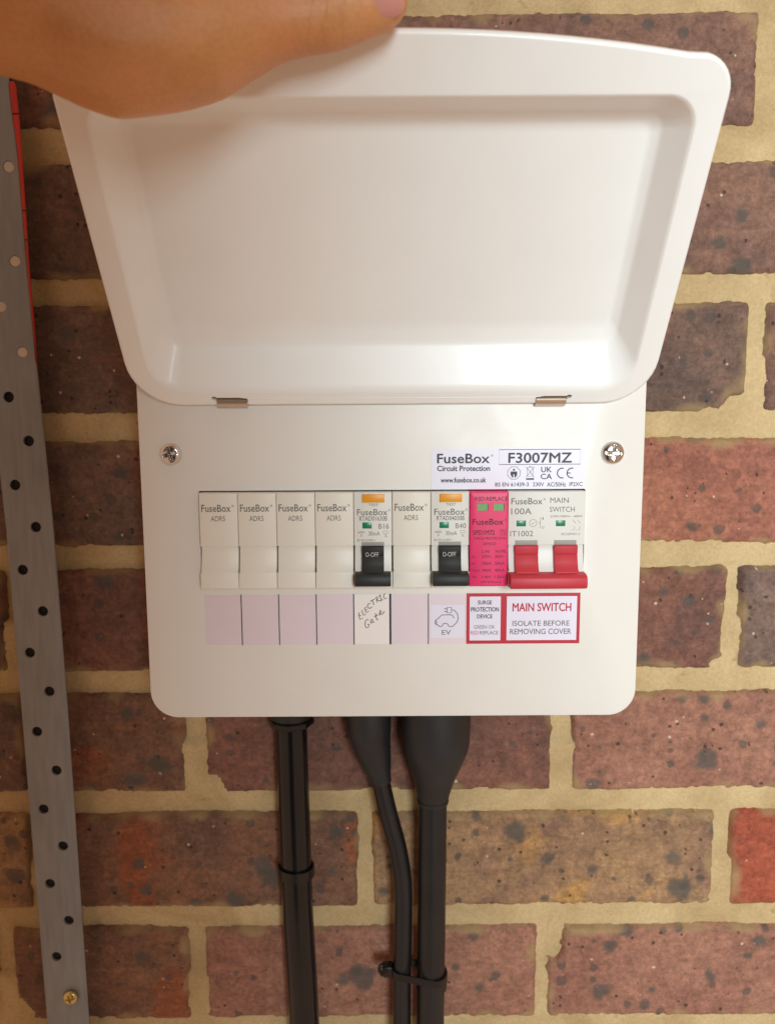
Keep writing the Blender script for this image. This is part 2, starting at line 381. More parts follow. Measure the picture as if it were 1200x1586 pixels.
SPOTS = [(187.2, -63.6, 6.2), (74.3, -108.4, 5.9), (93.8, -125.2, 3.7), (120.6, -133.0, 2.9), (174.5, -144.7, 7.3), (142.4, -173.1, 4.4), (133.6, -183.4, 4.4), (128.1, -214.3, 5.5), (175.3, -173.3, 2.6), (225.4, -181.3, 4.0), (196.6, -203.8, 3.7), (218.7, -190.4, 2.6), (161.0, -212.8, 1.8), (49.2, -176.8, 2.9), (38.5, -196.7, 2.6), (62.6, -202.9, 2.9), (53.1, -211.2, 2.9), (184.3, -25.5, 2.9), (171.4, -25.4, 2.2), (-19.4, -203.3, 8.1), (-156.4, -32.6, 4.4), (-138.3, -64.4, 5.9), (-155.5, -127.1, 4.0), (-150.4, -145.2, 3.3), (-120.4, -153.1, 3.7), (-75.0, -136.4, 6.6), (-97.1, -151.5, 5.1), (-155.2, -189.0, 3.3), (-165.9, 47.3, 5.1), (-153.1, 110.1, 3.3), (-176.7, 95.1, 2.2), (172.1, 77.8, 3.3), (172.9, 34.6, 3.7), (157.7, 39.7, 2.6), (185.5, 22.3, 2.2), (150.4, -4.0, 2.9), (148.3, 1.5, 2.6), (191.6, 249.4, 3.7), (179.9, 235.2, 3.3), (193.7, 222.5, 5.1), (180.8, 315.7, 2.9), (136.9, 346.8, 2.9), (104.1, 349.9, 2.6), (163.3, 171.1, 2.2), (185.2, -36.6, 2.2), (-34.5, -107.8, 3.3), (-36.8, -132.8, 2.6), (-26.6, -99.5, 2.9)]
def build_brick(x0, x1, z0, z1, mat, seed, bites=(), st=1.7):
    nx, nn = max(4, int((x1-x0+6)/st)), max(4, int((z1-z0+6)/st)); vs, fs, sp_, sm_ = [], [], [], []
    near = [q for q in SPOTS if x0-9 < q[0] < x1+9 and z0-9 < q[1] < z1+9]
    hx, hz, cx, cz_ = (x1-x0)/2, (z1-z0)/2, (x0+x1)/2, (z0+z1)/2
    tilt = noise.noise(Vector((seed*7.7, 1, 1)))*0.006; tz = noise.noise(Vector((seed*3.3, 5, 1)))*0.012; prd = noise.noise(Vector((seed*5.1, 9, 2)))*0.8
    for j in range(nn+1):
        z = z0-3+(z1-z0+6)*j/nn
        for i in range(nx+1):
            x = x0-3+(x1-x0+6)*i/nx; r = 5.0
            r = 2.2; qx, qz = abs(x-cx)-hx+r, abs(z-cz_)-hz+r
            sd = math.hypot(max(qx, 0), max(qz, 0))+min(max(qx, qz), 0)-r
            sd += 1.3*nz3(x, z, 34, seed)+0.7*nz3(x, z, 9, seed+1)+1.0*nz3(x, z, 3.4, seed+2)
            for (bx, bz, br) in bites:
                sd = max(sd, br-math.hypot(x-bx, z-bz)+2.0*nz3(x, z, 7, seed+5)+1.2*nz3(x, z, 3, 8))
            dd = -sd
            y = -1.3+prd + tilt*(x-cx)+tz*(z-cz_) + 0.7*nz3(x, z, 40, seed)+0.35*nz3(x, z, 8, seed+3)+0.16*nz3(x, z, 3, seed+4)
            if dd < 0: y = 7.0+0.0*dd if dd < -1.5 else y+2.2+(-dd/1.5)*(4.4-prd)
            else: y += 2.2*math.exp(-dd/0.7)
            vs.append((x, y, z))
            m_ = 0.0
            for (px0, pz0, pr) in near:
                e = math.hypot((x-px0)*.9, z-pz0)/pr + 0.45*nz3(x, z, 5, px0)+0.2*nz3(x, z, 2.2, pz0)
                m_ = max(m_, min(1, max(0, (1.12-e)/0.32))*0.8)
            sp_.append(m_)
            ed = max(0, 1-max(dd, 0)/(5.5+4*nz3(x, z, 33, seed+7)))
            sm_.append(max(0, min(0.8, ed*1.0+1.3*nz3(x, z, 14, seed+9)-0.55)) if ed > 0 else 0.0)
    for j in range(nn):
        for i in range(nx):
            a = j*(nx+1)+i; q = (a, a+1, a+nx+2, a+nx+1)
            if min(vs[k][1] for k in q) < 6.9: fs.append(q)
    used = sorted({k for f in fs for k in f}); mp = {k: n for n, k in enumerate(used)}
    me = bpy.data.meshes.new("brick"); me.from_pydata([tuple(c*MM for c in vs[k]) for k in used], [], [tuple(mp[k] for k in f) for f in fs])
    for an, dat in (('spot', sp_), ('smear', sm_)):
        at = me.attributes.new(an, 'FLOAT', 'POINT'); at.data.foreach_set('value', [dat[k] for k in used])
    o = link(me, "brick", mat, wall, 0)
    for p in me.polygons: p.use_smooth = True
    return o
BM = dict(
 mauve=brick_mat("brick_mauve_brown", (134, 98, 82), (112, 84, 74), None, .5, .5),
 brown=brick_mat("brick_dark_brown", (120, 92, 78), (98, 78, 70), (132, 88, 72), .6, .4),
 red=brick_mat("brick_soft_red", (164, 106, 84), (146, 92, 76), (112, 76, 68), .28, .5),
 plum=brick_mat("brick_plum", (132, 88, 72), (110, 76, 66), None, .55, .5),
 grey=brick_mat("brick_grey_mauve", (130, 104, 92), (106, 84, 76), None, .6, .8),
 rose=brick_mat("brick_rosy", (158, 112, 92), (144, 98, 82), None, .75, .4),
 tan=brick_mat("brick_yellow_brown", (160, 124, 90), (132, 100, 80), (178, 132, 74), .8, .5),
 orange=brick_mat("brick_bright_orange_red", (168, 84, 60), (150, 74, 54), None, .12, .4),
 rust=brick_mat("brick_rusty", (132, 92, 70), (108, 80, 66), (142, 80, 52), .55, .4),
)
rows = { # course k: list of (x0, x1, material, label, bites)
 -2: [(-385, -170, 'plum'), (-160, 55, 'mauve'), (65, 280, 'red'), (290, 380, 'brown')],
 -1: [(-385, -245, 'brown'), (-235, -28, 'brown'), (-18, 196.5, 'mauve'), (208, 380, 'plum')],
 0: [(-380, -252, 'plum'), (-243, -28, 'brown'), (-18, 145, 'mauve'), (154, 369, 'mauve')],
 1: [(-380, -246, 'brown'), (-236, -22, 'brown'), (-14, 199, 'brown'), (210, 380, 'mauve')],
 2: [(-380, -238, 'rust'), (-228, -16, 'brown'), (-6, 62, 'red'), (70, 285, 'red')],
 3: [(-380, -226, 'brown'), (-216, -28, 'plum'), (-20, 194.2, 'plum'), (203.6, 380, 'grey')],
 4: [(-380, -219, 'brown'), (-210, -124.6, 'rust'), (-111.5, 94.2, 'plum'), (107.6, 322, 'rose')],
 5: [(-380, -221, 'tan'), (-207, -21.8, 'rust'), (-12, 194.5, 'tan'), (206.3, 380, 'orange')],
 6: [(-380, -246, 'brown'), (-234.5, -126.7, 'rust'), (-116.3, 88, 'rose'), (96, 311, 'rose')],
 7: [(-380, -240, 'plum'), (-230, -15, 'brown'), (-5, 92, 'mauve'), (102, 317, 'red')],
}
bites = {(3, 1): [], (4, 2): [(-113, -84, 13), (-98, -88, 5)], (6, 3): [(93, -176, 13), (99, -188, 6), (92, -196, 5)], (6, 1): [(-238, -230, 12)], (-1, 2): [(-20, 290, 6)],
         (2, 1): [], (1, 2): [(196, 143, 10), (180, 140, 6)], (3, 2): [(196, -8, 9)]}
labs = {('orange'): "bright orange-red brick", ('tan'): "yellow-brown brick with dark specks"}
for k, lst in rows.items():
    for n_, b_ in enumerate(lst):
        zb, zt = zc(k+1)+8.6, zc(k)-7.6
        if k == -1: zb += 3
        far = b_[1] < -250 or b_[0] > 240 or k in (-2, 7)
        o = build_brick(b_[0], b_[1], zb-.5, zt+.5, BM[b_[2]], k*13.7+n_*5.3, bites.get((k, n_), ()), 3.2 if far else 1.7)
        if b_[2] in labs: o['label'] = labs[b_[2]]

# ================================================================== THE CONSUMER UNIT
unit = empty("consumer_unit", (0, 0, 0), "white metal consumer unit with its lid held open, screwed to the brick wall", "fuse box")
plate("front_cover", lambda i: rrect(-115+i, 115-i, 0+i, 232-i, max(13-i, .5), 10), 0, [rrect(-88.6, 88.6, 63.2, 108.5, 0.8, 3)[::-1]], 0, 1.4, POWDER, unit, 0.8)
bm = bmesh.new()
o_ = rrect(-114.6, 114.6, .4, 231.6, 13, 10); i_ = rrect(-112.6, 112.6, 2.4, 229.6, 11, 10)
A, B, C_, D = ring(bm, o_, 1.45), ring(bm, o_, 14), ring(bm, i_, 14), ring(bm, i_, 1.45)
bridge(bm, A, B); bridge(bm, B, C_); bridge(bm, C_, D); bridge(bm, D, A)
finish(bm, "cover_skirt", POWDER, unit)
bm = bmesh.new()
o_ = rrect(-112, 112, 3, 229, 10, 8)
A, B = ring(bm, o_, 3), ring(bm, o_, 84.0); bridge(bm, A, B); fill(bm, [B]); i_ = rrect(-110, 110, 5, 227, 8, 8)
C_, D = ring(bm, i_, 3), ring(bm, i_, 80); bridge(bm, A, C_); bridge(bm, C_, D); fill(bm, [D])
finish(bm, "enclosure_body", POWDER, unit)
box("din_rail", -100, 100, 12, 20, 70, 105, DARK, unit)
# ---- lid, in its own frame: X across, z' along from the hinge, y' = depth behind the flange
th = math.radians(35)
def lidP(x, wv, t): # t behind the flange (away from the viewer)
    n_ = Vector((0, -math.cos(th), -math.sin(th))); d_ = Vector((0, -math.sin(th), math.cos(th)))
    return Vector((0, -2.2, 146.9)) + Vector((x, 0, 0)) + d_*wv - n_*t
def lid_outline(i):
    pts = []
    def tp(x): return 137.2+7.6*(1-(x/101.0)**2)
    R_, Rt = 22.0, 13.0; x0, x1 = -115.0+i, 115.0-i
    for (cx, cz_, a0, rr) in ((-115+R_, R_, 180, R_-i), (115-R_, R_, 270, R_-i)):
        for k in range(11):
            a = math.radians(a0+9*k); pts.append((cx+rr*math.cos(a), cz_+rr*math.sin(a)))
    for k in range(9):
        a = math.radians(0+78*k/8); pts.append((115-Rt+(Rt-i)*math.cos(a), 125.0+(Rt-i)*math.sin(a)))
    for k in range(21):
        x = 98-196*k/20; pts.append((x*(1-i/115), tp(x)+.4-i))
    for k in range(9):
        a = math.radians(102+78*k/8); pts.append((-115+Rt+(Rt-i)*math.cos(a), 125.0+(Rt-i)*math.sin(a)))
    return pts
bm = bmesh.new()
def lring(pts, t): return [bm.verts.new(lidP(x, z, t)) for x, z in pts]
ro = [lring(lid_outline(i), t) for i, t in ((0.0, 3.2), (0.0, 1.2), (0.35, 0.4), (1.1, 0.0), (1.5, 0.0))]
for a, b in zip(ro, ro[1:]): bridge(bm, a, b)
def inner(s, t):
    # s = 0 at the flange edge .. 1 at the tray floor
    x = 105.6+(94.6-105.6)*s; zb = 7.4+(32.2-7.4)*s; zt = 125.8+(113.8-125.8)*s
    rb = 15+(3.5-15)*s; rt = 11+(3.5-11)*s
    return lring(rrect(-x, x, zb, zt, (rb, rb, rt, rt), 8), t)
TD = 13.5
ri = [inner(a_, b_*TD) for a_, b_ in ((-0.03, 0), (0.0, .006), (.05, .035), (.12, .1), (.64, .79), (.70, .86), (.78, .90), (.90, .96), (1.0, .995), (1.1, 1.0))]
slots = []; slots2 = []
for sx in (-1, 1):
    a, b = sorted((sx*64.2, sx*78.0))
    s_ = [(a, 1.6), (b, 1.6), (b, 4.1), (b-.8, 4.4)] + ([(a+.8, 4.4), (a, 4.1)] if sx > 0 else [(a+.8, 4.4), (a, 4.1)])
    e = b+.3 if sx > 0 else a-.3
    s_ = [(a, 1.7), (b, 1.7), (b, 3.0), (b, 4.3), (a, 4.3), (a, 3.0)]
    if sx > 0: s_ = [(a, 1.9), (b, 1.9), (b+.3, 2.9), (b+1.9, 3.5), (b+2.2, 4.7), (b+.9, 5.2), (b-.4, 4.5), (a, 4.5)]
    else: s_ = [(a, 1.9), (b, 1.9), (b, 4.5), (a+.4, 4.5), (a-.9, 5.2), (a-2.2, 4.7), (a-1.9, 3.5), (a-.3, 2.9)]
    slots.append(lring(s_[::-1], 0.0)); slots2.append(s_[::-1])
    lo = lring(s_[::-1], 2.2); bridge(bm, slots[-1], lo)
fill_flat(bm, [lid_outline(1.5), rrect(-105.6-.33, 105.6+.33, 7.4-.744, 125.8+.36, (15.345,)*2+(11.225,)*2, 8)]+slots2, [ro[-1], ri[0]]+slots)
for a, b in zip(ri, ri[1:]): bridge(bm, a, b)
ctr = bm.verts.new(lidP(0, 71, TD-.2))
last = ri[-1]
for i in range(len(last)): bm.faces.new((last[i], last[(i+1) % len(last)], ctr))
lid = finish(bm, "lid", LIDMAT, unit, 40)
sol = lid.modifiers.new("thickness", 'SOLIDIFY'); sol.thickness = 0.0011; sol.offset = -1
wn = lid.modifiers.new("weighted", 'WEIGHTED_NORMAL'); wn.keep_sharp = True
# outward side test: make sure the shell thickens to the back
for sx in (-1, 1):
    bm = bmesh.new(); a, b = sorted((sx*64.4, sx*77.8))
    pr = []
    for t, wv in ((4, 3.7), (1.0, 3.7), (-0.5, 3.3), (-1.1, 2.2), (-1.0, .6), (0.0, -.9), (1.6, -1.6), (1.6, -.7), (.6, -.3), (-.2, .8), (-.3, 2.0), (.2, 2.7), (1.2, 2.9), (4, 2.9)):
        p = lidP(0, wv, t); pr.append((p.y, p.z))
    add_prism(bm, pr, a, b, 0.0)
    finish(bm, "hinge_tab", TAB, lid, 40)
# ---- cover screws
def cross_screw(name, x, z, R_, mat, parent, y, rot, h=2.6):
    bm = bmesh.new(); n = 96; rings = []
    prof = [(q/20.0, h*(.2+.8*math.sqrt(max(0, 1-(q/20.0)**2.6)))) for q in range(0, 21)]+[(1.0, -.2)]
    for (rr, hh) in prof:
        rg = []
        for k in range(n):
            a = 2*math.pi*k/n
            cxx, czz = rr*math.cos(a), rr*math.sin(a)
            # cross recess
            u_, v_ = cxx*math.cos(rot)+czz*math.sin(rot), -cxx*math.sin(rot)+czz*math.cos(rot)
            arm = min(abs(u_), abs(v_)); rec = min(1, max(0, (0.17-arm)/.05))*min(1, max(0, (0.66-rr)/.08)); rec = max(rec, min(1, max(0, (.28-rr)/.1)))
            hh2 = hh - rec*h*(0.75-.45*rr)
            if rr > .62 and abs(v_) < .09: hh2 -= h*.16*min(1, (.09-abs(v_))/.03)
            rg.append(bm.verts.new((x+cxx*R_, y-hh2, z+czz*R_)) if rr > 0 else None)
        if rr == 0: c0 = bm.verts.new((x, y-hh+h*.75, z)); continue
        rings.append(rg)
    for k in range(n): bm.faces.new((c0, rings[0][k], rings[0][(k+1) % n]))
    for a, b in zip(rings, rings[1:]): bridge(bm, a, b)
    return finish(bm, name, mat, parent, 45)
s1 = cross_screw("screw", -100.5, 125.4, 5.0, CHROME, unit, 0, 0.25)
s2 = cross_screw("screw", 100.4, 124.9, 5.2, CHROME, unit, 0, 1.5)
# ---- specification sticker
st = box("specification_label", 18.0, 88.3, -0.14, -0.01, 108.75, 127.2, LAV, unit)
def sx(u): return 18.0+(u-668)/3.375
def sz(v): return 127.2-(v-695)/3.33
def zt_(s, u0, u1, v0, v1, **kw): return text(s, (sx(u0)+sx(u1))/2, (sz(v0)+sz(v1))/2, abs(sx(u1)-sx(u0)), abs(sz(v0)-sz(v1)), -0.17, INK, st, **kw)
zt_("FuseBox", 677, 757, 703, 717, bold=0.035); zt_("®", 759.5, 763, 704, 707.5)
zt_("Circuit Protection", 677, 758, 721, 729, bold=0.045)
zt_("www.fusebox.co.uk", 682.5, 752, 739, 746.5, bold=0.04)
zt_("F3007MZ", 786.5, 883.5, 702, 717, bold=0.035)
ribbon("printed_border", [[(sx(772), sz(697)), (sx(897), sz(697)), (sx(897), sz(719.5)), (sx(772), sz(719.5)), (sx(772), sz(697))]], 0.28, -0.17, INK, st)
zt_("BS EN 61439-3", 766.5, 818, 747, 753, bold=0.02); zt_("230V", 824.5, 841.5, 747, 753, bold=0.02)
zt_("AC/50Hz", 846.5, 875.5, 747, 753.5, bold=0.02); zt_("IP2XC", 881, 901, 747, 753, bold=0.02)
zt_("UK", 837, 853, 723.5, 731.5, bold=0.03); zt_("CA", 836.5, 853.5, 734, 742, bold=0.03)
cxx, czz = sx(795), sz(732.5)
oc = [(cxx+3.05*math.cos(math.radians(22.5+45*i)), czz+3.05*math.sin(math.radians(22.5+45*i))) for i in range(9)]
ribbon("printed_emblem", [oc], 0.22, -0.17, INK, st)
bm = bmesh.new()
for poly in (circle(cxx, czz+1.45, .5, 14), [(cxx-1.5, czz+.7), (cxx+1.5, czz+.7), (cxx+1.5, czz-1.2), (cxx+1.0, czz-1.2), (cxx+1.0, czz-2.0), (cxx+.25, czz-2.0), (cxx+.25, czz-.6), (cxx-.25, czz-.6), (cxx-.25, czz-2.0), (cxx-1.0, czz-2.0), (cxx-1.0, czz-1.2), (cxx-1.5, czz-1.2)]):
    bm.faces.new([bm.verts.new((a, -0.17, c)) for a, c in poly])
finish(bm, "printed_emblem", INK, st, 0)
bx, bz = sx(820), sz(731)
ribbon("printed_emblem", [[(bx-1.5, bz+1.9), (bx-1.1, bz-2.0), (bx+1.1, bz-2.0), (bx+1.5, bz+1.9), (bx-1.5, bz+1.9)], [(bx-1.9, bz+2.4), (bx+1.9, bz-2.5)], [(bx+1.9, bz+2.4), (bx-1.9, bz-2.5)], [(bx-.7, bz+1.9), (bx-.5, bz+2.5), (bx+.6, bz+2.5), (bx+.8, bz+1.9)]], 0.18, -0.17, INK, st)
ribbon("printed_emblem", [[(bx-1.8, sz(741.8)), (bx+1.8, sz(741.8))]], 0.75, -0.17, INK, st)
ribbon("printed_emblem", [arc(sx(869.5), sz(733), 2.25, 75, 285, 14), arc(sx(884.5), sz(733), 2.25, 75, 285, 14), [(sx(877.5), sz(733)), (sx(882.5), sz(733))]], 0.5, -0.17, INK, st)
# ---- circuit labels below the breakers
def px_(u): return -87.6+(u-317)/3.318
def pz(v): return 59.7-(v-920)/3.215
edges = [317, 373.5, 431.5, 489.5, 547.5, 604, 663, 722]
for i in range(7):
    a, b = px_(edges[i]), px_(edges[i+1]); y0 = -0.14 if i != 4 else -0.2
    lb = box("circuit_label", a+.12, b-.12, y0, -0.01, pz(997), pz(920.5), WHITEP if i == 4 else LILAC, unit)
    if i > 0:
        wd = 0.95 if i == 5 else (0.5 if i == 4 else 0.42)
        box("divider_line", a-wd/2, a+wd/2, -0.26, -0.15, pz(997.5), pz(919.5), INK, lb)
    if i == 4:
        lb['label'] = "circuit label with handwritten words Electric Gate"
        def c2(x, y): return (px_(480+x/5.873), pz(740+y/5.873))
        W_ = [[(452, 1222), (438, 1232), (452, 1285), (478, 1272)], [(441, 1255), (462, 1245)], # E
              [(470, 1200), (484, 1248), (506, 1236)],                                         # L
              [(512, 1172), (494, 1182), (508, 1222), (532, 1210)], [(500, 1202), (518, 1192)],# E
              [(546, 1142), (532, 1140), (520, 1160), (530, 1182), (546, 1184), (562, 1170)],   # C
              [(546, 1122), (586, 1100)], [(566, 1112), (580, 1155)],                          # T
              [(600, 1085), (610, 1132)], [(598, 1090), (612, 1078), (620, 1090), (606, 1106), (640, 1120)], # R
              [(634, 1066), (650, 1112)], [(626, 1076), (642, 1062)], [(640, 1118), (662, 1104)],     # I
              [(684, 1052), (670, 1062), (668, 1086), (680, 1100), (697, 1090)],                   # C
              [(532, 1292), (516, 1284), (500, 1302), (498, 1340), (510, 1362), (530, 1352), (536, 1328), (518, 1330)], # G
              [(566, 1282), (550, 1290), (548, 1318), (562, 1318), (568, 1286), (572, 1312), (584, 1306)],  # a
              [(592, 1228), (600, 1268), (606, 1292), (620, 1282)], [(582, 1262), (616, 1240)],     # t
              [(626, 1248), (648, 1212), (640, 1200), (630, 1216), (634, 1240), (656, 1236), (676, 1212)]] # e
        ribbon("handwriting", [[c2(*p) for p in l] for l in W_], 0.36, -0.23, PENINK, lb)
    if i == 6:
        lb['label'] = "circuit label with an electric car symbol"
        ev = box("sticker", px_(666.5), px_(719), -0.26, -0.15, pz(988), pz(937), LAV, lb)
        text("EV", px_(691), pz(979.3), 4.2, 2.2, -0.29, GREYINK, ev, bold=0.01)
        def c3(x, y): return (px_(600+x/5.873), pz(740+y/5.873))
        car = [[(462, 1340), (440, 1334), (432, 1322), (434, 1298), (456, 1282), (492, 1248), (570, 1246), (588, 1252), (604, 1276)],
               [(458, 1336), (468, 1350), (482, 1354), (498, 1346), (504, 1330), (512, 1324), (536, 1324), (546, 1332), (556, 1350), (580, 1356), (600, 1344), (632, 1312), (642, 1278), (634, 1238), (612, 1210), (584, 1200)],
               [(540, 1180), (580, 1180), (580, 1228), (540, 1228), (540, 1180)], [(540, 1192), (514, 1192)], [(540, 1216), (514, 1216)], [(434, 1300), (446, 1312), (440, 1332)]]
        ribbon("printed_symbol", [[c3(*p) for p in l] for l in car], 0.36, -0.29, GREENINK, ev)
def red_label(u0, u1, iu0, iu1, name):
    o = box(name, px_(u0), px_(u1), -0.16, -0.01, pz(997.5), pz(919.5), REDP, unit)
    box("white_panel", px_(iu0), px_(iu1), -0.22, -0.1, pz(992.2), pz(924.5), LAV, o); return o
sl = red_label(722, 779.9, 727, 775, "surge_label")
def lt(s, u0, u1, v0, v1, mat, par, bold=0.015): return text(s, px_((u0+u1)/2), pz((v0+v1)/2), (u1-u0)/3.318, (v1-v0)/3.215, -0.25, mat, par, bold=bold)
lt("SURGE", 739.5, 761, 930.5, 936.5, INK, sl, .03); lt("PROTECTION", 729, 772, 941, 947.5, INK, sl, .03); lt("DEVICE", 738.5, 762, 952, 958, INK, sl, .03)
lt("GREEN OK", 734, 766, 968.5, 974, GREENINK, sl, .0); lt("RED", 728.5, 741, 977.5, 983, REDP, sl, 0); lt("REPLACE", 743, 771.5, 977.5, 983, GREYINK, sl, .01)
ml = red_label(780, 898, 784.5, 893, "main_switch_label")
lt("MAIN SWITCH", 793.5, 884, 935, 947.5, REDP, ml, .03)
lt("ISOLATE BEFORE", 793.5, 882, 962, 970, GREYINK, ml, .012); lt("REMOVING COVER", 790, 885, 974.5, 983, GREYINK, ml, .012)

# ================================================================== BREAKERS IN THE ROW
ZB, ZT = 64.0, 108.7
def module_body(bm, hw, prof, rim=0.35, gap=0.12):
    """front profile (y, z, side inset) down the face, sides run back to y = 12"""
    rowsv = []
    for (y, z, ins) in prof:
        h = hw-gap-ins
        rowsv.append([bm.verts.new(c) for c in ((-h, 12, z), (-h, y+rim, z), (-h+rim*.3, y+rim*.3, z), (-h+rim, y, z), (h-rim, y, z), (h-rim*.3, y+rim*.3, z), (h, y+rim, z), (h, 12, z))])
    for a, b in zip(rowsv, rowsv[1:]):
        for i in range(7): bm.faces.new((a[i], a[i+1], b[i+1], b[i]))
    for rw in (rowsv[0], rowsv[-1]): bm.faces.new(rw)
PROF = [(-4.6, 43.9, 0), (-5.0, 43.6, 0), (-5.0, 19.9, 0), (-4.95, 19.5, .0), (-4.3, 19.3, .45), (-4.1, 18.6, .22), (-4.2, 16.5, .22), (-4.7, 14, .22), (-5.2, 11.6, .22), (-6.0, 9.2, .22), (-6.8, 7.8, .45), (-7.1, 7.3, 0), (-7.15, 6.9, 0), (-7.0, 0.5, 0), (-6.7, 0.1, 0)]
BLK = PROF
def mk_empty(name, k, mods, label, cat, group=None):
    x = -87.5+17.5*(k+mods/2.0)
    return empty(name, (x, 0, ZB), label, cat, group)
def body(t, mods, mat, prof=PROF):
    bm = bmesh.new(); module_body(bm, 8.75*mods, prof); return finish(bm, "body", mat, t, 30)
def uc(u, c): return (u-c)/3.41
def vz(v): return (910.5-v)/3.375
def tm(s, c, u0, u1, v0, v1, par, mat=GREYINK, y=-5.03, bold=0.0): return text(s, uc((u0+u1)/2, c), vz((v0+v1)/2), (u1-u0)/3.41, (v1-v0)/3.375, y, mat, par, bold=bold)
blank = mk_empty("blanking_module", 0, 1, "plain ivory blanking module at the far left end of the breaker row", "blanking module", "blank modules in the breaker row")
bb = body(blank, 1, MODULE)
tm("FuseBox", 335, 309, 354, 780, 791, bb, bold=.012); tm("®", 335, 355.5, 359.5, 780, 784, bb); tm("ADR5", 335, 323, 345, 797.5, 805.5, bb)
blabs = {1: "plain ivory blanking module second from the left end of the breaker row", 2: "third of the four side-by-side ivory blanking modules, counted from the row's left end",
         3: "plain ivory blanking module immediately left of the breaker marked B16", 5: "lone ivory blanking module standing between the B16 and B40 breakers"}
def copy_thing(src, dx, label):
    c = src.copy(); sc.collection.objects.link(c); c.location.x += dx*MM; c['label'] = label
    for ch in src.children:
        d = ch.copy(); sc.collection.objects.link(d); d.parent = c
        for gch in ch.children:
            e = gch.copy(); sc.collection.objects.link(e); e.parent = d
    return c
bpy.context.view_layer.update()
for k, lab in blabs.items(): copy_thing(blank, 17.5*k, lab)
LEV = [(-3.8, 19.6), (-6.4, 19.4), (-6.9, 18.8), (-6.6, 15.6), (-6.15, 15.1), (-6.6, 14.6), (-7.4, 11.5), (-8.6, 9.0), (-10, 7.6), (-10, 5), (-3.8, 5)]
BAR = [(-4, 8.0), (-10.8, 7.9), (-12.4, 7.3), (-13.1, 6.1), (-13.2, 3.6), (-12.7, 2.4), (-11.6, 1.9), (-4, 1.9)]
def rcbo(k, code, amp, label):
    c = 575.5 if k == 4 else 694.5; dx = 0 if k == 4 else 0
    t = mk_empty("circuit_breaker", k, 1, label, "circuit breaker", "breakers with a black toggle in the row")
    b = body(t, 1, RCBOM)
    bt = box("test_button", uc(561, 577), uc(595, 577), -6.0, -4.8, vz(777.5), vz(765), YELLOW, t, .15)
    box("indicator_window", uc(560.5, 577), uc(575, 577), -5.12, -4.9, vz(818), vz(808.5), GREENW, t, .08)
    box("lever_slot", -5.3, 5.0, -5.08, -4.2, 19.3, 21.2, SLOTG, t, .1)
    bm = bmesh.new(); add_prism(bm, LEV, -5.1, 4.9, .15); add_prism(bm, BAR, -8.2, 8.0, .3)
    tg = finish(bm, "toggle_lever", BLACKPL, t, 35)
    tm("O-OFF", 575.5, 563.5, 584, 854, 861, tg, WHITEINK, -6.95)
    c = 575.5
    tm("TEST", c, 569, 584, 779.5, 783.5, b)
    tm("FuseBox", c, 551, 598, 788, 797.5, b, bold=.012); tm("®", c, 599, 602.5, 788, 791.5, b)
    tm(code, c, 554.5, 597.5, 799, 806, b, bold=.01)
    tm(amp, c, 584, 600, 810.5, 818.5, b)
    tm("30mA", c, 568.5, 586, 822.5, 829, b)
    tm("6000", c, 552, 562, 822, 825.5, b); tm("3", c, 555.5, 558.5, 827, 830.5, b)
    ribbon("printed_symbol", [[(uc(591, c), vz(822)), (uc(599, c), vz(822)), (uc(599, c), vz(825.5)), (uc(591, c), vz(825.5)), (uc(591, c), vz(822))], [(uc(593, c), vz(827)), (uc(597, c), vz(831))], [(uc(597, c), vz(827)), (uc(593, c), vz(831)), (uc(598, c), vz(831))]], 0.14, -5.03, GREYINK, b)
    tm("BS EN 61009-1", c, 551, 578.5, 834.5, 838, b)
    return t
rcbo(4, "RTAD01630B", "B16", "circuit breaker marked B16 with black toggle down, above the handwritten label")
rcbo(6, "RTAD04030B", "B40", "circuit breaker marked B40 with black toggle down, above the EV label")
# ---- surge protection device
sp = mk_empty("surge_protector", 7, 1, "magenta pink surge protection device between the B40 breaker and the red main switch", "surge protector")
c = 753.5
wins = [rrect(uc(735.5, c), uc(752, c), vz(791), vz(780.3), .3, 2), rrect(uc(760.5, c), uc(777, c), vz(791), vz(780.3), .3, 2)]
pl = plate("body", lambda i: rrect(-8.6+i, 8.5-i, 0.6+i, 43.9-i, max(.5-i*.5, .1), 3), 0, [w_[::-1] for w_ in wins], -6.4, 10, PINKPL, sp, .35)
for a, b in ((735.5, 752), (760.5, 777)):
    box("indicator_window", uc(a, c)-.3, uc(b, c)+.3, -5.6, -5.2, vz(791.5), vz(779.8), GREENL, sp)
def tp(s, u0, u1, v0, v1, bold=0.0): return tm(s, c, u0, u1, v0, v1, pl, DKPINK, -6.43, bold)
tp("RED:REPLACE", 731.5, 781.5, 769.5, 775.5, .02); tp("FuseBox", 728, 775.5, 803.5, 812.5, .03); tp("®", 777.5, 780.5, 803.5, 807)
tp("SPD1M72", 729, 762, 821, 828, .03); tp("T2", 772, 778.5, 821.5, 827.5, .01)
ribbon("printed_border", [[(uc(770, c), vz(820)), (uc(780, c), vz(820)), (uc(780, c), vz(829)), (uc(770, c), vz(829)), (uc(770, c), vz(820))]], .15, -6.43, DKPINK, pl)
tp("SURGE PROTECTION", 730, 780, 831.5, 835.5, .01); tp("DEVICE", 744.5, 764, 840, 844, .01)
tp("L-N", 743, 754, 851.5, 856, .02); tp("N-PE", 764, 780, 851.5, 856, .02)
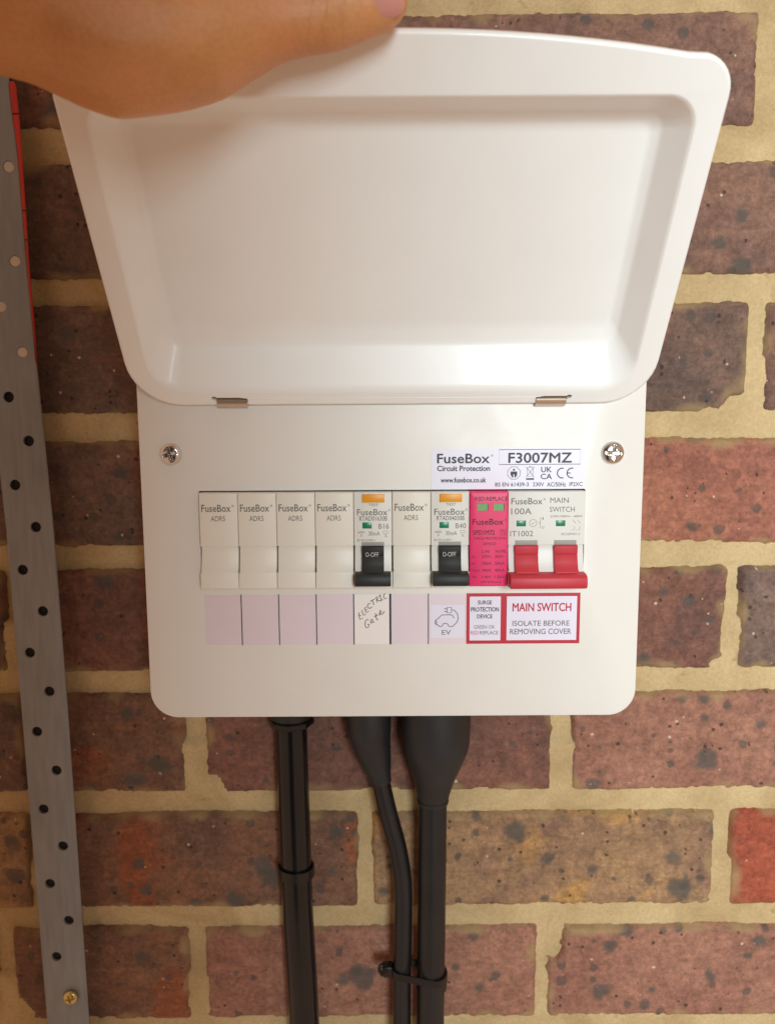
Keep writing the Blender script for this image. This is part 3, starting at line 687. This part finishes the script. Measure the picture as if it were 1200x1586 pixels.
for i, (a, b, d) in enumerate((("Uc:", "275V~", "255V~"), ("In:", "20kA", "20kA"), ("Imax:", "40kA", "40kA"), ("Up:", "1.4kV", "1.5kV"))):
    v = 859.7+10.6*i
    tp(a, 727, 727+(6 if i < 2 else 8 if i == 3 else 13), v, v+4.3, .01); tp(b, 743, 757.5, v, v+4.3, .02); tp(d, 763, 778.5, v, v+4.3, .02)
tp("(8/20µs)", 741.5, 773, 900, 904, .01)
# ---- main switch
ms = mk_empty("main_switch", 8, 2, "two-pole main switch with red double toggle at the right end of the breaker row", "switch")
PROF2 = PROF
mb = body(ms, 2, RCBOM, PROF2)
c = 845.5
def tk(s, u0, u1, v0, v1, bold=0.0): return tm(s, c, u0, u1, v0, v1, mb, GREYINK, -5.03, bold)
tk("FuseBox", 790.5, 838.5, 772.5, 782, .012); tk("®", 840, 843.5, 772.5, 776); tk("100A", 790.5, 822, 788, 797.5, 0); tk("IT1002", 789.5, 825, 823, 831.5, 0)
tk("MAIN", 850.5, 879, 772, 780); tk("SWITCH", 850, 888.5, 786, 794); tk("230V/400V~ 400V", 851, 901, 799, 802.5)
for a in (799, 860): box("indicator_window", uc(a, c), uc(a+14.5, c), -5.14, -4.9, vz(816), vz(807), GREENW, ms, .08)
ribbon("printed_symbol", [arc(uc(824.8, c), vz(811), 1.65, 0, 360, 24), [(uc(822, c), vz(813)), (uc(828, c), vz(809.5))], [(uc(836, c), vz(802)), (uc(836, c), vz(819))],
    [(uc(833, c), vz(809)), (uc(836, c), vz(812))], [(uc(886, c), vz(806)), (uc(891, c), vz(812))], [(uc(893, c), vz(806)), (uc(898, c), vz(812))], [(uc(884, c), vz(822)), (uc(889, c), vz(822)), (uc(889, c), vz(816))], [(uc(892, c), vz(822)), (uc(897, c), vz(822)), (uc(897, c), vz(816))]], .16, -5.03, GREYINK, mb)
tk("I", 839, 840.5, 802, 806); tk("O", 838.5, 842, 816, 820); tk("IEC60947-3", 869, 897, 826.5, 830)
for a in (797, 857.5): box("lever_slot", uc(a, c), uc(a+35, c), -5.08, -4.2, 19.3, 21.6, SLOTG, ms, .1)
bm = bmesh.new()
for a in (798, 859): add_prism(bm, LEV, uc(a-1.5, c), uc(a+34.5, c), .2)
add_prism(bm, [(-4, 7.4), (-11.0, 7.3), (-12.8, 6.8), (-14.0, 5.8), (-14.4, 2.8), (-13.9, 1.2), (-12.4, .6), (-4, .6)], -17.3, 17.1, .4)
finish(bm, "toggle_lever", REDPL, ms, 35)

# ================================================================== CABLES BELOW
def collar(name, x, y, z0, z1, r, mat, par, bands=0):
    pts = [(x, y, z1), (x, y, z1-.8)]; rr = [r*.93, r]
    pts += [(x, y, z0+.8), (x, y, z0)]; rr += [r, r*.93]
    return tube(name, pts, rr, mat, par, 32)
cl = empty("twin_cable", (-58, 73, 0), "glossy black twin cable hanging below the left part of the white box", "cable")
y0 = 0
bm = bmesh.new()
cp = spline([(-.2, 0, 6), (-.2, 0, -35), (.3, 0, -90), (1.2, 0, -150), (3.4, 0, -215), (6.5, 0, -330)], 8); prev = None
for p in cp:   # a flat-sided double-lobed sheath
    rg = []
    for k in range(36):
        a = 2*math.pi*k/36; rr_ = 9.1*(1-.045*math.cos(2*a+math.pi)*0)
        rg.append(bm.verts.new(p+Vector((rr_*math.cos(a), -rr_*.85*math.sin(a), 0))))
    if prev: bridge(bm, prev, rg)
    prev = rg
finish(bm, "cable_sheath", GLOSSC, cl, 60)
collar("cable_gland", -.3, 0, -29.5, 3, 12.4, BOOT, cl)
tube("gland_nut", [(-.3, 0, -33.6), (-.3, 0, -33.0), (-.3, 0, -30.4), (-.3, 0, -29.8)], [12.4, 13.3, 13.3, 12.6], GLOSSC, cl, 8, smooth=20)
cm = empty("armoured_cable", (-12, 70, 0), "thinner black cable curving down from the middle gland to the thick pipe", "cable")
path = [(-2.0, 0, -20), (1, 0, -45), (3.9, 0, -62), (9, 0, -86), (14.8, 0, -110), (17.6, 0, -132), (17.6, 0, -160), (16.9, 0, -190), (16.7, 0, -224), (16.5, 0, -330)]
tube("cable_sheath", spline(path, 8), 5.4, CABLE, cm, 24)
tube("rubber_boot", spline([(-1.8, -4, 4), (-1.6, -3, -28), (-.6, -1.5, -40), (2.2, 0, -54), (4.0, 0, -62), (5.3, 0, -68)], 6),
     [12.8]*7+[12.6, 12.6, 12.5, 12.3, 12, 11.6]+[11.2, 10.8, 10.3, 9.8, 9.4, 9.0]+[8.6, 8.3, 8, 7.7, 7.4, 7.1]+[6.8, 6.6, 6.4, 6.2, 6.1, 6.0], BOOT, cm, 32)
cr_ = empty("thick_pipe", (23, 70, 0), "thick straight black pipe under a large tapered boot below the white box", "pipe")
tube("pipe", [(0, 0, -40), (0, 0, -77), (-.4, 0, -140), (-1.2, 0, -224), (-1.6, 0, -330)], 8.3, CABLE, cr_, 28)
tube("rubber_boot", [(1.8, -4, 4), (1.6, -4, -30), (1.5, -3.6, -41), (1.4, -3.3, -45), (1.2, -2.5, -52), (.6, -1, -64), (0.2, 0, -74), (0, 0, -79)], [19.5, 19.5, 19.2, 18.6, 16.3, 12.3, 9.8, 8.9], BOOT, cr_, 40)
tube("boot_lip", [(0, 0, -80.6), (0, 0, -78.2)], [9.0, 9.4], BOOT, cr_, 32)
# ---- cable ties
def band(name, pts, h, thick, z, slope, mat, par):
    bm = bmesh.new(); n = len(pts); O_, I_ = [], []
    c0 = Vector((sum(p[0] for p in pts)/n, sum(p[1] for p in pts)/n))
    vs = []
    for (x, y) in pts:
        d = Vector((x-c0.x, y-c0.y)).normalized(); zz = z+slope*(x-c0.x)
        vs.append([bm.verts.new((x+d.x*k, y+d.y*k, zz+s)) for k, s in ((0, -h/2), (thick, -h/2), (thick, h/2), (0, h/2))])
    for i in range(n):
        a, b = vs[i], vs[(i+1) % n]
        for k in range(4): bm.faces.new((a[k], a[(k+1) % 4], b[(k+1) % 4], b[k]))
    return finish(bm, name, mat, par, 40)
def oval(cx, cy, rx, ry, n=40): return [(cx+rx*math.cos(2*math.pi*i/n), cy+ry*math.sin(2*math.pi*i/n)) for i in range(n)]
t1 = empty("cable_clip", (-57, 73, -124), "black clip strapped round the glossy twin cable, halfway down", "cable clip")
band("strap", oval(-.2, 0, 9.6, 8.4), 6.0, 1.1, 0, -.02, TIE, t1)
box("foot", -5, 6, 8, 13.5, -4.5, 4.5, TIE, t1, .6)
t2 = empty("cable_tie", (14, 70, -188), "black cable tie binding the curved cable to the thick pipe near the bottom", "cable tie")
# loop hugging both cables
lp = [(-9.5+0*0, 0)]
hull = []
for i in range(40):
    a = 2*math.pi*i/40
    cxx, rr_ = (8.3, 8.7) if math.cos(a) > 0.05 else (-9.2, 5.8)
    hull.append((cxx+rr_*math.cos(a), rr_*math.sin(a)))
band("strap", hull, 4.4, 1.1, 0, -.12, TIE, t2)
box("buckle", -21, -14.8, -3.5, 3.0, -1.2, 5.6, TIE, t2, 1.0)
tube("tail", spline([(-19, -1, 4.5), (-21.5, -2.5, 6.5), (-22.5, -3, 4), (-21.0, -3, .5)], 5), 1.1, TIE, t2, 10)
tube("pipe_bracket", [(8.5, 2, -6), (8.5, 2, -11)], 9.3, TIE, t2, 28)

# ================================================================== PERFORATED STRIP AT THE LEFT
ps = empty("perforated_strip", (0, 74, 0), "dull grey metal strip with two staggered rows of holes running down the left edge", "metal strip")
def cxs(z): return -199.7 - 0.0+ (154.0-z)*0.0085+(-3.4)   # the strip leans a little
HOLES = [(-200.5, 273.4, 'p'), (-200.4, 225.2, 'p'), (-199.7, 177.3, 'p'), (-199.3, 129.4, ''), (-198.4, 81.5, ''), (-197.5, 33.3, ''), (-196.7, -13.9, ''), (-195.5, -61.7, ''), (-194.5, -108.7, ''), (-193.9, -156.2, ''),
         (-208.7, 153.4, ''), (-208.4, 105.1, ''), (-207.3, 57.2, ''), (-206.4, 9.1, ''), (-205.3, -38.0, ''), (-204.5, -85.6, ''), (-203.6, -132.5, ''), (-202.6, -179.7, ''),
         (-209.6, 201.5, 'p'), (-210.2, 249.6, 'p'), (-210.8, 297.6, ''), (-201.3, 321.5, ''), (-201.9, -227.6, ''), (-192.4, -252, ''), (-201.3, -276, '')]
zl = [-310, 400]
ER = [(-320, -185.0), (-224, -185.4), (-25, -186.8), (80, -188.6), (123, -190.2), (170, -192.3), (217, -193.9), (250, -194.6), (280, -195.2), (300, -196.6), (311, -197.2), (400, -199.5)]
EL = [(-320, -211.0), (-224, -211.0), (-25, -213.6), (80, -215.2), (123, -217.0), (217, -219.4), (311, -223), (400, -225.5)]
def lerp_tab(T, z):
    for (a, p), (b, q) in zip(T, T[1:]):
        if a <= z <= b: return p+(q-p)*(z-a)/(b-a)
    return T[0][1] if z < T[0][0] else T[-1][1]
def edge_r(z): return lerp_tab(ER, z)
def edge_l(z): return lerp_tab(EL, z)
bm = bmesh.new()
outl = []
zs = [-310, -224, -100, -25, 80, 123, 170, 217, 250, 280, 300, 311, 400]
outl = [(edge_l(z), z) for z in zs]+[(edge_r(z), z) for z in zs[::-1]]
outl_i = [(edge_l(z)+.5, z) for z in zs]+[(edge_r(z)-.5, z) for z in zs[::-1]]
R0, R1, R2 = ring(bm, outl_i, 0), ring(bm, outl, .5), ring(bm, [(edge_l(z)+5, z) for z in zs]+[(edge_r(z)-6, z) for z in zs[::-1]], 11.5)
hl = [ring(bm, circle(x, z, 3.0, 20)[::-1], 0) for x, z, _ in HOLES]; hb = [ring(bm, circle(x, z, 3.0, 20)[::-1], 1.6) for x, z, _ in HOLES]
fill(bm, [R0]+hl); bridge(bm, R0, R1); bridge(bm, R1, R2)
for a, b in zip(hl, hb): bridge(bm, a, b)
finish(bm, "channel", STRIP, ps, 35)
for x, z, kd in HOLES:
    if kd == 'p': tube("plug", [(x, .3, z), (x, 6, z)], 2.8, PLUG, ps, 18)
    else: tube("hole_shade", [(x, 1.7, z), (x, 6.5, z)], 3.6, DARK, ps, 12)  # near-black caps behind the open holes paint in the shade inside
sc_ = cross_screw("screw", -195.0, -205.4, 4.3, BRASS, ps, -1.2, .2, 2.4)
tube("screw_shank", [(-194.6, -1.2, -204.4), (-194.6, 3, -203.4)], 2.0, DARK, ps, 12)
rp = empty("red_packer", (-194, 74, 300), "thin red plastic sliver wedged along the right edge of the grey strip", "plastic packer")
bm = bmesh.new(); pr = [(315.5, -196.9, -194.4), (313, -197.1, -193.8), (300, -196.4, -193.2), (287, -195.5, -193.0), (280, -195.0, -192.9), (250, -194.4, -192.7), (217, -193.7, -192.7), (190, -192.8, -191.9), (172, -192.1, -191.9)]
prev = None
for z, a, b in pr:
    rg = [bm.verts.new((p, y, z-300)) for p, y in ((a+194, -.4), (b+194-.4, -.6), (b+194, -.1), (b+193.0, 2.5), (a+193, 2.5))]
    if prev: bridge(bm, prev, rg)
    else: bm.faces.new(rg)
    prev = rg
bm.faces.new(prev); finish(bm, "packer_strip", REDTAPE, rp, 35)
for z, xa, xb in ((299.5, -2.3, .9), (251, -.3, 1.4), (236, -.1, 1.4)): box("joint_line", xa, xb, -.75, -.2, z-300-.25, z-300+.25, DARK, rp)

# ================================================================== THE PERSON'S HAND
person = empty("person", (-60, -100, 260), "bare hand and thumb gripping the top left corner of the open lid", "person")
O_ = Vector((-60, -100, 260))
chains = [
 [((-3.2, -97.0, 269.0), 9.0), ((-9.5, -96.6, 267.6), 9.9), ((-20.2, -95.5, 265.0), 10.5), ((-30.0, -96.2, 264.2), 11.1), ((-39.9, -97.2, 263.2), 13.0), ((-50, -98, 260.8), 16.2), ((-61.4, -99.5, 257.4), 19.4), ((-72, -101.5, 256.6), 22), ((-83.1, -103.7, 256.2), 23.6),
  ((-101, -112, 260), 21), ((-135, -135, 262), 22), ((-200, -185, 258), 30), ((-290, -250, 240), 38), ((-360, -310, 220), 40), ((-355, -400, 280), 42), ((-320, -520, 395), 50), ((-240, -590, 450), 60), ((-135, -590, 500), 58), ((-130, -590, 560), 56), ((-130, -580, 630), 76), ((-130, -585, 670), 80)],
 [((-50, -99, 262), 14), ((-44, -100, 285), 13), ((-40, -98, 302), 11)],
 [((-83, -103, 258), 20), ((-72, -104, 285), 17), ((-62, -102, 302), 13)],
 [((-98, -112, 264), 18), ((-90, -106, 292), 15), ((-84, -100, 302), 11)],
 [((-46, -100, 284), 14), ((-66, -102, 288), 15), ((-86, -106, 290), 14)],
]
for i, (x, dz) in enumerate(((-30, 0), (-49, 3), (-68, 1), (-85, -4))):
    chains.append([((x-8, -98, 300+dz), 10.5), ((x-2, -84, 309+dz), 9.6), ((x, -66, 304+dz), 8.8), ((x+1, -52, 288+dz), 8.2), ((x+2, -47, 268+dz), 7.6), ((x+2, -47.5, 262+dz), 6.8)])
bm = bmesh.new()
for ch in chains:
    for (p, r), (p2, r2) in zip(ch, ch[1:]):
        p, p2 = Vector(p)-O_, Vector(p2)-O_; n = max(2, int((p2-p).length/max(2.0, r/7)))
        for k in range(n+1):
            q = p.lerp(p2, k/n); rr = r+(r2-r)*k/n
            bmesh.ops.create_icosphere(bm, subdivisions=2, radius=rr, matrix=Matrix.Translation(q))
for v in bm.verts: v.co *= MM
me = bpy.data.meshes.new("tmp"); bm.to_mesh(me); bm.free()
tmp = bpy.data.objects.new("tmp", me); sc.collection.objects.link(tmp)
rm = tmp.modifiers.new("r", 'REMESH'); rm.mode = 'VOXEL'; rm.voxel_size = 0.0018; rm.use_smooth_shade = True
sm = tmp.modifiers.new("s", 'SMOOTH'); sm.factor = 0.6; sm.iterations = 9
dg = bpy.context.evaluated_depsgraph_get(); hm = bpy.data.meshes.new_from_object(tmp.evaluated_get(dg)); hm.name = "hand"
bpy.data.objects.remove(tmp)
hm.materials.clear()
link(hm, "hand", SKIN, person, 0)
for p in hm.polygons: p.use_smooth = True
# thumb nail, on the side of the thumb tip turned to the camera
tipc = Vector((-2.2, -97.0, 269.3))-O_; dn = Vector((0.06, -0.92, -0.40)).normalized(); ax = Vector((1, 0, 0.12)).normalized()
ax = (ax-dn*ax.dot(dn)).normalized(); bx_ = dn.cross(ax)
bm = bmesh.new(); grid = []
for i in range(13):
    rw = []
    for j in range(11):
        a = -6.3+12.2*i/12; b = (-1+2*j/10)
        wdt = 5.4*math.sqrt(max(.05, 1-(abs(a+.2)/7.4)**3.2)); s = b*wdt
        hgt = math.sqrt(max(0, 8.6**2-s*s))-(0.018*a*a if a > 0 else .006*a*a)
        edge = 0.25 if abs(b) < .95 and 0 < i < 12 else -.25
        rw.append(bm.verts.new(tipc+ax*(a-.6)+bx_*s+dn*(hgt+edge)))
    grid.append(rw)
for i in range(12):
    for j in range(10): bm.faces.new((grid[i][j], grid[i+1][j], grid[i+1][j+1], grid[i][j+1]))
finish(bm, "thumbnail", NAIL, person, 60)

# unseen clothed body behind the camera, placed to shade the box's left half
JUMPER = simple("navy_jumper", lin((46, 50, 62)), 0.9, bump=0.6, bscale=500, var=0.1)
bm = bmesh.new()
def cl(p): return (Vector(p)-O_)
tube_into(bm, [cl(p) for p in spline([(-205, -188, 257), (-290, -252, 240), (-365, -312, 220), (-358, -405, 285), (-325, -525, 395), (-260, -590, 440)], 6)], [37+1.2*i for i in range(31)], 24)
tube_into(bm, [cl(p) for p in ((-122, -610, -560), (-122, -610, -350), (-122, -615, -100), (-122, -610, 200), (-122, -600, 420), (-120, -595, 495), (-130, -592, 545))], [165, 160, 180, 210, 212, 150, 72], 32, True, (1.0, 0.60))
finish(bm, "jumper", JUMPER, person, 50)
